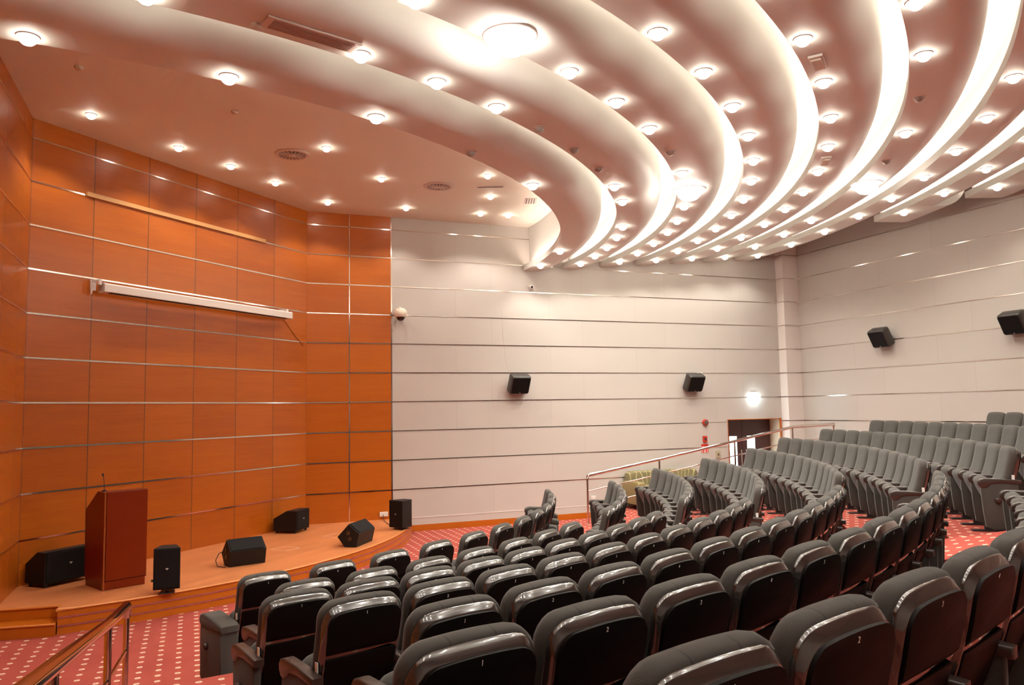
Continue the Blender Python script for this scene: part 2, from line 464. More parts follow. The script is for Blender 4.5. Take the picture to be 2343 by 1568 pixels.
def downlight(pos, kind, label, group):
    t = thing('downlight', label, 'ceiling light', pos, 0, group)
    a, b = ME[kind]; obj('trim_ring', a, t); obj('lamp', b, t)
    if kind != 'off':
        L = bpy.data.objects.new('spot_light', {'lit': lamp, 'stage': slamp, 'flood': flood}[kind]); COL.objects.link(L); L.parent = t; L.location = (0, 0, -.20 if kind == 'flood' else -.10)
    return t
LIT = {1: [-85, -75, -65, -45, -15, -5], 2: [-80.2, -70, -65, -60, -40, -35, -25, -20, -14.7, -9.7, -4.6],
 3: [-75.5, -70.4, -65.2, -60.3, -55.3, -50.2, -40, -35, -30, -24.7, -20, -14.7, -9.5, -4.4],
 4: [-60.3, -55.2, -50, -44.8, -39.6, -34.7, -29.5, -24.4, -19.3, -14.2, -9.1, -4],
 5: [-60.1, -55, -49.8, -44.6, -39.5, -34.3, -29.2, -24.2, -19.1, -13.9, -8.9, -3.8],
 6: [-54.8, -49.7, -39.2, -28.9, -18.7, -13.7, -8.6, -3.4], 7: [-44.3, -39.1, -33.8, -28.7, -23.6, -18.6, -13.4, -8.3, -3.2],
 8: [-33.8, -28.6, -23.4, -18.3], 9: [-28.4, -23.3]}
OFF = {1: [-55.4], 2: [-55.4, -50.3, -45.3], 3: [-45.2], 6: [-44.5, -34.1]}
FLOOD = {(3, -65.2), (3, -35), (6, -28.9)}
for n_ in range(1, 10):
    every = sorted([(a_, 'lit') for a_ in LIT[n_]] + [(a_, 'off') for a_ in OFF.get(n_, [])], reverse=True)
    for i, (a_, kd) in enumerate(every):
        kind = 'flood' if (n_, a_) in FLOOD else kd
        off = .30 if kind == 'flood' else .22
        p = cpt(band_r(n_)+off, math.radians(a_), band_k(n_))
        word = {'lit': 'glowing round downlight', 'off': 'unlit round downlight', 'flood': 'large glaring floodlight'}[kind]
        downlight(p, kind, '%s, %s lamp from the grey wall on the %s curved ceiling band' % (word, ORD[i+1], ORD[n_]), 'downlights on the curved ceiling bands')
for rr, aa, nm in [(7.53, -80.5, 'first from the left beside the wooden wall'), (6.44, -61.9, 'second from the left beside the wooden wall'), (6.26, -46.2, 'third from the left beside the wooden wall'), (6.51, -30.2, 'fourth from the left beside the wooden wall'), (7.57, -11.7, 'fifth from the left beside the wooden wall'),
 (9.48, -46.3, 'right of the left round air diffuser'), (9.66, -28.8, 'between the two round air diffusers'), (10.11, -9.2, 'beyond the right air diffuser'), (12.76, -27.7, 'just before the slot vent by the curved edge'), (12.75, -17.5, 'just beyond the slot vent by the curved edge'), (12.71, -7.5, 'left one near the grey wall'), (13.72, -7.2, 'right one near the grey wall')]:
    downlight(cpt(rr, math.radians(aa), -.45), 'stage', 'small downlight in the flat stage ceiling, ' + nm, 'downlights over the stage')

# added spots without fixtures, out of view, for near seats and rim highlights
rear = bpy.data.lights.new('added_rear_spot', 'SPOT'); rear.energy = 30; rear.color = (1.0, .945, .84); rear.spot_size = math.radians(128); rear.spot_blend = .55; rear.shadow_soft_size = .06
for n_, angs in ((7, range(-80, -48, 5)), (8, range(-80, -38, 5)), (9, range(-80, -33, 5))):
    for a_ in angs:
        L = bpy.data.objects.new('spot_light', rear); COL.objects.link(L); p = cpt(band_r(n_)+.3, math.radians(a_), band_k(n_)); p.z -= .06; L.location = p

# ceiling fittings
def ring_prism(prof, n=28): return MB().lathe(prof, n)
for u, v, lb in ((2.34, 20.96, 'left round louvred air diffuser in the flat stage ceiling'), (6.83, 22.6, 'right round louvred air diffuser in the flat stage ceiling')):
    t = thing('air_diffuser', lb, 'vent', W(u, v, -.45))
    build('outer_ring', MB().lathe([(.20, 0), (.275, -.004), (.27, -.014), (.215, -.022), (.20, -.01)], 32), 'grille_light', t, 40)
    build('opening', MB().lathe([(.21, -.012), (.05, -.014)], 28), 'grille_dark', t)
    vn = MB()
    for j in range(18):
        a_ = 2*PI*j/18; M = Matrix.Rotation(a_, 4, 'Z')
        vn.box(.06, .205, -.006, .010, -.026, -.012, M)
    build('louvre', vn, 'grille_light', t); build('hub', MB().lathe([(.065, -.012), (.06, -.03), (.02, -.036)], 20), 'grille_light', t, 40)
t = thing('slot_vent', 'narrow grey slot vent in the stage ceiling near the curved edge', 'vent', W(8.33, 22.15, -.45), math.radians(-22))
build('frame', MB().box(-.25, .25, -.04, .04, -.012, 0), 'grille_light', t); build('slot', MB().box(-.23, .23, -.022, .022, -.016, -.011), 'grille_dark', t)
t = thing('linear_grille', 'small striped air grille in the stage ceiling tight against the curved edge', 'vent', W(10.15, 23.28, -.45), math.radians(-20))
build('frame', MB().box(-.12, .12, -.20, .20, -.01, 0), 'grille_light', t)
sl = MB()
for j in range(4): sl.box(-.09+.05*j, -.07+.05*j, -.18, .18, -.014, -.008)
build('slot', sl, 'grille_dark', t)
def band_fix(n, off, deg): return cpt(band_r(n)+off, math.radians(deg), band_k(n)), math.radians(deg)
p, a_ = band_fix(2, .36, -72.9)
t = thing('return_grille', 'pinkish rectangular air grille on the second curved ceiling band', 'vent', p, a_+PI/2)
build('frame', MB().bev_prism([(-.42,-.10),(.42,-.10),(.42,.10),(-.42,.10)], -.02, 0, .006), 'grille_light', t)
sl = MB()
for j in range(6): sl.box(-.36, .36, -.072+.027*j, -.062+.027*j, -.024, -.018)
build('slot', sl, 'grille_pink', t)
for dg, lb in ((-52.4, 'boxy emergency light fitting on the fifth curved ceiling band, nearer the camera'), (-36.7, 'boxy emergency light fitting on the fifth curved ceiling band, nearer the door')):
    p, a_ = band_fix(5, .26, dg); t = thing('emergency_light', lb, 'light fitting', p, a_+PI/2)
    build('housing', MB().bev_prism([(-.16,-.07),(.16,-.07),(.16,.07),(-.16,.07)], -.03, 0, .008), 'socket_white', t)
    build('diffuser', MB().bev_prism([(-.13,-.05),(.13,-.05),(.13,.05),(-.13,.05)], -.055, -.028, .01), 'cream_plastic', t)
smoke = MB().lathe([(.05, 0), (.05, -.012), (.035, -.03), (.012, -.036)], 18)
for n_, of, dg, lb in ((2, .16, -75.4, 'small smoke detector beside the air grille on the second curved band'), (8, .5, -33.0, 'small smoke detector on the eighth curved band')):
    p, a_ = band_fix(n_, of, dg); o = build('smoke_detector', smoke, 'cream_plastic', None, 40); o.location = p; tag(o, lb, 'smoke detector')
for (u, v), lb in (((-2.14, 16.91), 'small smoke detector at the left edge of the stage ceiling'), ((.79, 18.33), 'small smoke detector in the middle of the stage ceiling')):
    o = build('smoke_detector', smoke, 'cream_plastic', None, 40); o.location = W(u, v, -.45); tag(o, lb, 'smoke detector')

# ------------------------------------------------------------------ tiers
ROWS = {1: (14.162, .559, -.672, 8.842, 1.186, -70.96), 2: (16.378, .201, -.585, 8.636, 1.036, -71.61), 3: (18.560, -.393, -.398, 8.400, .8853, -73.93),
 4: (21.051, -1.290, -.458, 8.126, .9001, -72.93), 5: (23.709, -2.377, -.520, 7.851, .8958, -71.91), 6: (25.766, -2.886, -.415, 7.582, .8967, -73.90),
 7: (27.418, -2.988, -.288, 7.326, .8900, -73.96), 8: (28.600, -2.762, .234, 7.048, .9006, -73.0), 9: (30.129, -2.647, -.637, 6.771, .9049, -73.0)}
B0 = {2: -19.04, 3: -15.91, 4: -16.52, 5: -16.86, 6: -14.99, 7: -15.05, 8: -16.59, 9: -23.87}
NEAR = {1: 12, 2: 7, 3: 10, 4: 11, 5: 12, 6: 14, 7: 15}
FAR = {2: 7, 3: 10, 4: 11, 5: 12, 6: 14, 7: 15, 8: 12, 9: 3}
PLATE_H = .96
def row_c(r):
    R, t, w, *_ = ROWS[r]; q = math.sqrt(.5)
    return -3.442 + (t+w)*q, 26.885 + (w-t)*q
def row_floor(r): return Z(ROWS[r][3]) - PLATE_H
LU, RV = -.95, 24.35      # side edges of the raked seating
zprev = 0
for r in range(2, 10):
    cu, cv = row_c(r-1); R = ROWS[r-1][0] + .22
    a0 = -math.acos((LU-cu)/R); a1 = math.asin((RV-cv)/R); n = 60
    pts = []
    for i in range(n+1):
        th = a0+(a1-a0)*i/n; u, v = cu+R*math.cos(th), cv+R*math.sin(th)
        if u > UE: u = UE
        pts.append((S*u, S*v))
    pts += [(S*UE, S*RV), (S*UE, S*VR), (S*LU, S*VR)]
    zr = row_floor(r)
    struct('floor_tier', MB().prism(pts[::-1], zprev if r > 2 else -.001, zr), 'red_carpet'); zprev = zr - .002
# carpeted ramp up the central aisle between the two seating blocks
axis = math.radians(-44.6); L_, R_ = [], []
for r in range(2, 10):
    cu, cv = row_c(r-1); rr = ROWS[r-1][0] + .20
    u, v = cu + rr*math.cos(axis), cv + rr*math.sin(axis); q = 1.02
    px_, py_ = -math.sin(axis)*q, math.cos(axis)*q
    L_.append((S*(u-px_), S*(v-py_), row_floor(r)+.004)); R_.append((S*(u+px_), S*(v+py_), row_floor(r)+.004))
rs = [[(a[0], a[1], a[2]), (b[0], b[1], b[2]), (b[0], b[1], .05), (a[0], a[1], .05)] for a, b in zip(L_, R_)]
struct('floor_ramp', MB().rings(rs), 'red_carpet')
# landing in the left aisle beside the front rows, and the raised right aisle to the door
mb = MB().prism([(S*LU, S*8), (S*.80, S*8), (S*.80, S*12.35), (S*LU, S*12.05)], 0, row_floor(3)-.003); struct('floor_landing', mb, 'red_carpet')
mb = MB().prism([(S*14.3, S*(RV+.001)), (S*UE, S*(RV+.001)), (S*UE, S*(VG-.001)), (S*14.3, S*(VG-.001))], 0, Z(10.10)); struct('floor_aisle', mb, 'red_carpet')

# ------------------------------------------------------------------ theatre seats
def rr_outline(w2, h0, h1, rt, rb, arch=.012, taper=.0):
    P = []
    rt = max(rt, .004); rb = max(rb, .004)
    def arc(cx, cy, r, a0, a1, n=5):
        for i in range(n+1):
            a = a0+(a1-a0)*i/n; P.append([cx+r*math.cos(a), cy+r*math.sin(a)])
    arc(w2-rb, h0+rb, rb, -PI/2, 0)
    for i in range(1, 8): P.append([w2, h0+rb+(h1-rt-h0-rb)*i/8])
    arc(w2-rt, h1-rt, rt, 0, PI/2)
    for i in range(1, 6): P.append([(w2-rt)*(1-2*i/6), h1])
    arc(-w2+rt, h1-rt, rt, PI/2, PI)
    for i in range(1, 8): P.append([-w2, h1-rt-(h1-rt-h0-rb)*i/8])
    arc(-w2+rb, h0+rb, rb, PI, 1.5*PI)
    for i in range(1, 4): P.append([(-w2+rb)*(1-2*i/4), h0])
    for p in P:
        f = (p[1]-h0)/(h1-h0)
        p[1] += arch*f*(1-(p[0]/max(w2, .01))**2)
        p[0] *= 1 - taper*(1-f)
    return P
HB = .735
CT, ST = math.cos(math.radians(15)), math.sin(math.radians(15))
def bp(x, d, h):
    """back-rest coordinates -> chair coordinates (y forward, z up)"""
    y = .275 - (.52*h - .20*h*h/HB) + d*CT
    return Vector((x, y, .313 + h*.945 + d*ST))
def lum(h): return .020*math.exp(-((h-.20)/.13)**2)
def back_mesh():
    R = []
    for ins, d, q in ((.008, -.006, 0), (-.003, .004, 0), (-.004, .036, .4), (.005, .060, .8), (.024, .073, 1), (.070, .080, 1), (.13, .082, 1), (.19, .082, 1)):
        R.append([bp(x, d + q*lum(h), h) for x, h in rr_outline(.248-ins, .10+ins*.8, HB-ins, .090-ins*.4, .05-ins*.2, .014, .05)])
    return MB().rings(R).mesh('backrest', 'charcoal_fabric', 60)
def shell_mesh():
    R = []
    for si, ti, bi, d in ((.006, .006, .006, .006), (.003, .002, .0, -.002), (.003, .002, .0, -.013), (.005, .007, .003, -.019), (.014, .023, .016, -.037), (.018, .028, .021, -.0415), (.024, .032, .026, -.0425)):
        R.append([bp(x, d, h) for x, h in rr_outline(.247-si, -.03+bi, HB-.006-ti, .090-ti*.5, .04, .014, .05)])
    return MB().rings(R).mesh('back_shell', 'shell_plastic', 40)
def shell_panel_mesh():
    R = []
    for i, bi, d in ((.0, .0, -.0415), (.0, .026, -.0535), (.003, .030, -.0545)):
        R.append([bp(x, d, h) for x, h in rr_outline(.222-i, .470+bi, HB-.035-i, .070, .008, .014, .03)])
    return MB().rings(R).mesh('rear_panel', 'shell_panel', 30)
def lower_mesh():
    R = []
    for i, d in ((.0, -.0415), (.002, -.047), (.006, -.0485)):
        R.append([bp(x, d, h) for x, h in rr_outline(.216-i, .01+i, .448-i, .01, .04, 0, .04)])
    return MB().rings(R).mesh('lower_back', 'shell_panel', 35)
S_Y = .225
def seat_mesh():
    R = []; a = math.radians(65)
    for ins, d in ((.06, -.055), (.02, -.045), (.0, -.02), (.0, .03), (.012, .055), (.04, .072), (.09, .082), (.14, .085)):
        ring = []
        for x, l in rr_outline(.222-ins, ins, .425-ins, .10-ins*.4, .05-ins*.2, .01, .04):
            ring.append(Vector((x, S_Y + l*math.cos(a) - d*math.sin(a), .275 + l*math.sin(a) + d*math.cos(a))))
        R.append(ring)
    return MB().rings(R).mesh('seat', 'charcoal_fabric_plain', 60)
XY = Matrix(((0,0,1,0),(.85,0,0,-.022),(0,1,0,0),(0,0,0,1)))
XYW = Matrix(((0,0,1,0),(.944,0,0,-.075),(0,1,0,0),(0,0,0,1)))     # profile (y,z) extruded along x
def arm_mesh(w=.072):
    P = [(.06,.575),(.14,.580),(.30,.588),(.42,.578),(.465,.545),(.505,.530),(.545,.540),(.570,.570),(.572,.605),(.550,.632),(.50,.645),(.30,.640),(.06,.620)]
    return MB().bev_prism(P, -w/2, w/2, .012, XY).mesh('armrest', 'arm_plastic', 45)
def side_mesh(w=.056):
    P = [(.13,.075),(.42,.055),(.505,.09),(.53,.28),(.545,.50),(.54,.555),(.49,.59),(.30,.605),(.10,.595),(.10,.50)]
    return MB().bev_prism(P, -w/2, w/2, .010, XY).mesh('side_panel', 'charcoal_fabric_plain', 45)
def ped_mesh():
    m = MB().box(-.025, .025, .22, .32, .012, .20)
    m.bev_prism([(-.045,.08),(.045,.08),(.045,.46),(-.045,.46)], 0, .018, .005)
    return m.mesh('pedestal', 'black_metal')
def wide_arm():
    P = [(.04,.545),(.54,.53),(.575,.555),(.58,.60),(.555,.635),(.48,.652),(.28,.640),(.10,.620),(.04,.60)]
    return MB().bev_prism(P, -.088, .088, .02, XYW).mesh('armrest', 'charcoal_fabric_plain', 50)
def wide_side():
    P = [(.05,.10),(.52,.06),(.56,.09),(.57,.50),(.555,.555),(.30,.56),(.05,.56)]
    return MB().bev_prism(P, -.080, .080, .012, XYW).mesh('side_panel', 'charcoal_fabric_plain', 45)
def wide_ped(): return MB().bev_prism([(-.06,.05),(.06,.05),(.06,.42),(-.06,.42)], 0, .15, .006).mesh('pedestal', 'black_metal')
CH = dict(backrest=back_mesh(), back_shell=shell_mesh(), rear_panel=shell_panel_mesh(), lower_back=lower_mesh(), seat=seat_mesh())
ARM = dict(armrest=arm_mesh(), side_panel=side_mesh(), pedestal=ped_mesh())
ARM2 = dict(armrest=arm_mesh(.095), side_panel=side_mesh(.075), pedestal=ped_mesh())
WARM = dict(armrest=wide_arm(), side_panel=wide_side(), pedestal=wide_ped())
LAMPM = MB().lathe([(.030, 0), (.034, .012), (.030, .030), (.018, .040)], 16, Matrix.Rotation(-PI/2, 4, 'Y')).mesh('aisle_knob', 'arm_plastic', 50)
TAGM = MB().box(-.003, .003, -.015, .015, -.028, .028).mesh('row_tag', 'white_print')
def digit_mesh(n):
    c = bpy.data.curves.new('seat_number', 'FONT'); c.body = str(n); c.size = .025; c.align_x = 'CENTER'; c.align_y = 'CENTER'; c.extrude = .0006
    o = bpy.data.objects.new('tmp', c); COL.objects.link(o)
    dg = bpy.context.evaluated_depsgraph_get(); me = bpy.data.meshes.new_from_object(o.evaluated_get(dg))
    bpy.data.objects.remove(o); me.name = 'seat_number'; me.materials.clear(); me.materials.append(MATS['white_print']); return me
DIG = {n: digit_mesh(n) for n in range(1, 16)}
p0 = bp(0, -.0550, HB-.044); p1 = bp(0, -.0550, HB-.034)
ndir = Vector((0, -CT, -ST)); upd = (p1-p0).normalized(); xr = Vector((1, 0, 0))
NUMM = Matrix(((xr.x, upd.x, ndir.x, p0.x), (xr.y, upd.y, ndir.y, p0.y), (xr.z, upd.z, ndir.z, p0.z), (0, 0, 0, 1)))
def seat_at(r, th, label, group, arms, pitch, number=None, end=None):
    cu, cv = row_c(r); R = ROWS[r][0]
    loc = Vector((S*(cu+R*math.cos(th)), S*(cv+R*math.sin(th)), row_floor(r)))
    t = thing('theatre_seat', label, 'seat', loc, th+PI/2, group)
    for nm, me in CH.items():
        o = obj(nm, me, t)
        if nm == 'back_shell': sh = o
    if number:
        o = obj('seat_number', DIG[number], sh); o.matrix_local = NUMM
    kit = WARM if r == 1 else ARM2 if r == 2 else ARM
    for sx in arms:
        for nm, me in kit.items():
            o = obj(nm, me, t); o.location.x = sx*pitch/2
            if nm != 'pedestal': o.location.z = .045 if r == 1 else .033
    if end:
        for e in end:
            o = obj('aisle_knob', LAMPM, t); w = .080 if r == 1 else .036 if r == 2 else .027
            o.location = (e*(pitch/2+w), .28, .43)
            o.rotation_euler = (0, 0, 0 if e < 0 else PI)
            o = obj('row_tag', TAGM, sh); q = bp(e*.2415, -.012, .395); o.location = q + Vector((e*.004, 0, 0))
    return t
ROWN = {1: 'front', 2: 'second', 3: 'third', 4: 'fourth', 5: 'fifth', 6: 'sixth', 7: 'seventh', 8: 'eighth', 9: 'ninth'}
for r in range(1, 8):
    R, P, a0 = ROWS[r][0], ROWS[r][4], math.radians(ROWS[r][5])
    for i in range(NEAR[r]):
        if r == 1: lb = 'charcoal theatre seat with wide padded arms, %s from the left end of the front row' % ORD[i+1]; g = 'front row of theatre seats'
        else: lb = 'charcoal theatre seat, %s from the left side aisle in the %s row, near block' % (ORD[i+1], ROWN[r]); g = 'theatre seats of the near block'
        ends = []
        if i == 0: ends.append(-1)
        if i == NEAR[r]-1: ends.append(1)
        seat_at(r, a0 + i*P/R, lb, g, [-1, 1] if i == NEAR[r]-1 else [-1], P*S, i+1, ends)
for r in range(2, 10):
    R, P, b0 = ROWS[r][0], ROWS[r][4], math.radians(B0[r])
    for i in range(FAR[r]):
        lb = 'charcoal theatre seat, %s from the grey wall handrail in the %s row, far block' % (ORD[i+1], ROWN[r])
        if r == 9: lb = 'charcoal theatre seat, %s from the left in the rearmost row against the back wall' % ORD[i+1]
        ends = []
        if i == 0: ends.append(1)
        if i == FAR[r]-1 and r < 8: ends.append(-1)
        seat_at(r, b0 - i*P/R, lb, 'theatre seats of the far block', [-1, 1] if i == 0 else [-1], P*S, i+1 if r < 6 else None, ends)

# ------------------------------------------------------------------ stage
SCU, SCV, SR = -4.950, 29.535, 12.2735
KS = 9.97; ZS = Z(KS)
def sarc(u0, u1, n=60, R=SR):
    a0 = -math.acos((u0-SCU)/R); a1 = math.asin((VG-SCV)/R); 
    return [(SCU+R*math.cos(a0+(a1-a0)*i/n), SCV+R*math.sin(a0+(a1-a0)*i/n)) for i in range(n+1)]
edge = sarc(-2.31, None)
poly = [(UL, 18.06), (-2.31, 17.93)] + edge + [CC, B, A]
mb = MB().prism([(S*a, S*b) for a, b in poly], 0, ZS-.012); st = struct('stage_floor', mb, 'orange_wood_plain')
mb = MB().prism([(S*a, S*b) for a, b in poly], ZS-.012, ZS); build('stage_boards', mb, 'stage_boards', st)
def arc_tube(pts, z, r=.014): return MB().tube([(S*a, S*b, z) for a, b in pts], r, 8)
build('nosing', arc_tube([(UL, 18.06), (-2.31, 17.93)] + edge, ZS-.010), 'stage_nosing', st, 50)
for k in (10.13, 10.29):
    mb = MB(); R_ = []
    for a, b in edge:
        d = Vector((a-SCU, b-SCV)).normalized()
        c = Vector((S*a, S*b))
        R_.append([Vector((*(c-d*.003), Z(k)-.010)), Vector((*(c+d*.005), Z(k)-.010)), Vector((*(c+d*.005), Z(k)+.010)), Vector((*(c-d*.003), Z(k)+.010))])
    mb.rings(R_); build('riser_strip', mb, 'riser_strip_metal', st)
low = [(UL, 17.62), (-2.33, 17.44), (-2.33, 17.93), (UL, 18.06)]
sp = struct('stage_step', MB().prism([(S*a, S*b) for a, b in low], 0, Z(10.205)), 'orange_wood_plain')
build('nosing', arc_tube([low[0], low[1]], Z(10.205)-.008, .013), 'stage_nosing', sp, 50)
for (u, v), lb in (((2.38, 22.45), 'nearer square floor socket hatch on the stage boards'), ((4.02, 24.08), 'farther square floor socket hatch on the stage boards')):
    t = thing('floor_hatch', lb, 'floor socket', W(u, v, KS), math.radians(38))
    f = MB(); a = .17
    for x0_, x1_, y0_, y1_ in ((-a, a, -a, -a+.018), (-a, a, a-.018, a), (-a, -a+.018, -a, a), (a-.018, a, -a, a)): f.box(x0_, x1_, y0_, y1_, .0, .004)
    build('frame', f, 'hatch_metal', t); build('lid', MB().box(-a+.018, a-.018, -a+.018, a-.018, 0, .002), 'stage_boards', t)

# lectern
e1 = Vector((.62, .49, 0)).normalized()
t = thing('lectern', 'tall red-brown wooden lectern with slanted top and gooseneck microphone on the stage', 'lectern', W(-1.688, 18.921, KS), rotz_of(.819, .401))
LW = .547
YZX = Matrix(((0,0,1,0),(1,0,0,0),(0,1,0,0),(0,0,0,1)))
body = MB().bev_prism([(.0,.10),(.585,.10),(.60,.93),(.58,.985),(.215,1.225),(.0,1.225)], 0, LW, .006, YZX)
build('body', body, 'lectern_wood', t)
build('plinth', MB().box(.012, LW-.012, .012, .57, 0, .10), 'lectern_wood', t)
build('front_panel', MB().bev_prism([(.03,.115),(LW-.006,.115),(LW-.006,1.22),(.03,1.22)], 0, .016, .004, Matrix(((1,0,0,0),(0,0,-1,0),(0,1,0,0),(0,0,0,1)))), 'lectern_wood', t)
build('corner_trim', MB().box(.002, .020, -.016, .012, .0, 1.222), 'lectern_trim', t)
build('plinth_rail', MB().box(.024, LW-.02, -.006, .012, .005, .105), 'lectern_wood', t)
mic = build('microphone', MB().lathe([(.028, 1.225), (.028, 1.24), (.008, 1.245), (.006, 1.25)], 12, Matrix.Translation((.06, .16, 0))), 'black_metal', t)
build('gooseneck', MB().tube([(.06, .16, 1.245), (.06, .163, 1.31), (.055, .17, 1.38), (.05, .185, 1.425)], .004), 'black_metal', mic)
build('mic_head', MB().lathe([(.004, -.02), (.011, -.012), (.012, .012), (.005, .02)], 10, Matrix.Translation((.049, .188, 1.435))), 'rubber_black', mic)

# stage monitors ---------------------------------------------------------
def frame_M(fl, fr):
    """object frame: x along front edge, y away from viewer side"""
    d = Vector((fr[0]-fl[0], fr[1]-fl[1])); return math.atan2(d.y, d.x)
def big_monitor(label, fl, fr, w, dp, h):
    t = thing('stage_speaker', label, 'speaker', W(*fl, KS), frame_M(fl, fr), 'loudspeakers on the stage')
    f = .045
    cab = MB().bev_prism([(.0, f), (dp, f), (dp, f+h*.60), (dp*.42, f+h), (.0, f+h)], 0, w, .008, YZX)
    build('cabinet', cab, 'speaker_black', t)
    build('grille', MB().bev_prism([(.02, f+.02), (w-.02, f+.02), (w-.02, f+h-.02), (.02, f+h-.02)], 0, .012, .004, Matrix(((1,0,0,0),(0,0,-1,0),(0,1,0,0),(0,0,0,1)))), 'speaker_grille', t)
    bd = MB().box(w*.48, w*.48+.040, -.0145, -.011, f+h*.56, f+h*.56+.007); bd.box(w*.48+.012, w*.48+.028, -.0145, -.011, f+h*.56-.012, f+h*.56-.005)
    build('badge', bd, 'white_print', t)
    for x in (.05, w-.05):
        for y in (.05, dp-.05): build('foot', MB().lathe([(.022, 0), (.028, f+.004)], 10, Matrix.Translation((x, y, 0))), 'rubber_black', t)
big_monitor('large black floor monitor with slanted rear, behind the lectern', (-2.86, 19.74), (-2.14, 20.43), .70, .385, .405)
big_monitor('large black floor monitor with slanted rear, against the middle of the wooden wall', (2.98, 25.04), (3.55, 25.86), .50, .46, .36)
def wedge(label, loc, rot, L, tilt=0):
    t = thing('stage_monitor', label, 'speaker', loc, rot, 'loudspeakers on the stage')
    P = [(.0, .0), (.20, .0), (.33, .16), (.13, .37), (-.05, .22)]
    body = MB().bev_prism(P, 0, L, .006, YZX)
    build('cabinet', body, 'speaker_black', t)
    build('grille', MB().add([YZX @ Vector((y, z, x)) for x, y, z in ((.02,-.048,.237),(L-.02,-.048,.237),(L-.02,.117,.377),(.02,.117,.377))], [(0,1,2,3)]), 'speaker_grille', t)
    hd = MB()
    for c in (.135, .225): hd.lathe([(.032, -.003), (.034, -.006), (.030, -.007)], 14, Matrix.Translation((-.001, .12+(c-.18)*.3, c)) @ Matrix.Rotation(PI/2, 4, 'Y'))
    build('handle_cup', hd, 'copper_cup', t); 
    return t
wedge('black wedge monitor lying on the stage centre with a cable loop', W(.88, 20.40, KS), math.radians(17), .53)
wedge('black wedge monitor tilted on the stage edge by the right upright speaker', W(4.16, 21.75, KS), math.radians(55), .66)
cb = MB().tube([tuple(W(.80, 20.75, KS-.35)), tuple(W(.66, 20.7, KS-.30)), tuple(W(.58, 20.6, KS-.16)), tuple(W(.62, 20.5, KS-.03)), tuple(W(.80, 20.36, KS-.015))], .006, 6)
tag(build('speaker_cable', cb, 'rubber_black'), 'thin black cable looping from the wedge monitor on the stage centre', 'cable')
def upright(label, loc, rot, w, d, h, lift):
    t = thing('upright_speaker', label, 'speaker', loc, rot, 'loudspeakers on the stage')
    build('cabinet', MB().bev_prism([(0, 0), (w, 0), (w*.80, d), (w*.20, d)], lift, lift+h, .008), 'speaker_black', t)
    build('grille', MB().bev_prism([(.012, lift+.02), (w-.012, lift+.02), (w-.012, lift+h-.015), (.012, lift+h-.015)], 0, .010, .003, Matrix(((1,0,0,0),(0,0,-1,0),(0,1,0,0),(0,0,0,1)))), 'speaker_grille', t)
    bd = MB().box(w*.5-.014, w*.5+.020, -.0125, -.009, lift+h*.5, lift+h*.5+.007); bd.box(w*.5-.004, w*.5+.010, -.0125, -.009, lift+h*.5-.012, lift+h*.5-.005)
    build('badge', bd, 'white_print', t)
    stand = MB().box(w*.3, w*.7, .03, d*.8, lift-.012, lift+.004); stand.box(w*.44, w*.56, d*.3, d*.55, .01, lift-.01); stand.bev_prism([(w*.2, .03), (w*.8, .03), (w*.75, d*.9), (w*.25, d*.9)], 0, .014, .004)
    build('stand', stand, 'black_metal', t)
    kn = MB().lathe([(.016, 0), (.016, .03)], 10, Matrix.Translation((-.0, .10, lift+.10)) @ Matrix.Rotation(-PI/2, 4, 'Y')); build('bracket_knob', kn, 'black_metal', t)
upright('black upright speaker on a low stand right of the lectern', W(-.68, 17.98, KS), math.radians(-3), .305, .27, .50, .06)
upright('black upright speaker at the right end of the stage beside the grey wall', W(5.74, 24.62, KS), math.radians(-62), .36, .30, .50, .035)

# ------------------------------------------------------------------ things on the walls
dAB = Vector((B[0]-A[0], B[1]-A[1])); LAB = dAB.length; dAB.normalize(); nAB = Vector((dAB.y, -dAB.x))
rAB = math.atan2(dAB.y, dAB.x)
def onAB(s, k, off=0.0):
    p = Vector(A) + dAB*s; q = W(p.x, p.y, k); return q + Vector((nAB.x, nAB.y, 0))*off
# local frame: x along wall, -y out of the wall
def planar(x, k): return x
t = thing('projector_screen', 'white roller projection screen case mounted across the orange wooden stage wall', 'projector screen', onAB(1.66, 3.24), rAB)
Ls = (8.45-1.66)*S
build('casing', MB().bev_prism([(-.215, -.055), (-.085, -.07), (-.085, .06), (-.19, .07), (-.215, .05)], 0, Ls, .006, YZX), 'screen_white', t)
build('slot', MB().box(.12, Ls-.12, -.19, -.125, -.068, -.058), 'dark_slot', t)
for x in (0, Ls-.012): build('end_cap', MB().bev_prism([(-.222, -.062), (-.08, -.076), (-.08, .066), (-.193, .077), (-.222, .056)], x, x+.016, .003, YZX), 'white_paint', t)
for x in (-.07, Ls-.12):
    b = MB().box(x, x+.09, -.012, 0, -.03, .12); b.box(x+.02, x+.065, -.16, -.008, .095, .12); b.box(x+.02, x+.065, -.165, -.145, .04, .12)
    build('bracket', b, 'screen_white', t)
build('pull_cord', MB().tube([(-.02, -.10, .06), (-.09, -.10, .09), (-.12, -.09, -.02), (-.115, -.085, -.10), (-.08, -.08, -.02), (-.06, -.06, .06)], .008, 6), 'screen_white', t)
o = build('wall_batten', MB().box(0, (7.55-1.37)*S, -.035, 0, -.032, .032), 'pale_batten'); o.location = onAB(1.37, .97); o.rotation_euler = (0, 0, rAB)
tag(o, 'long pale timber batten fixed high on the orange wooden stage wall', 'batten')
pts = [onAB(8.40, 3.30, .02), onAB(8.7, 3.55, .012), onAB(9.05, 3.85, .010), onAB(9.45, 4.12, .010)]
tag(build('screen_cable', MB().tube(pts, .006, 6), 'cable_orange'), 'thin brown cable running down the wooden wall from the screen case', 'cable')
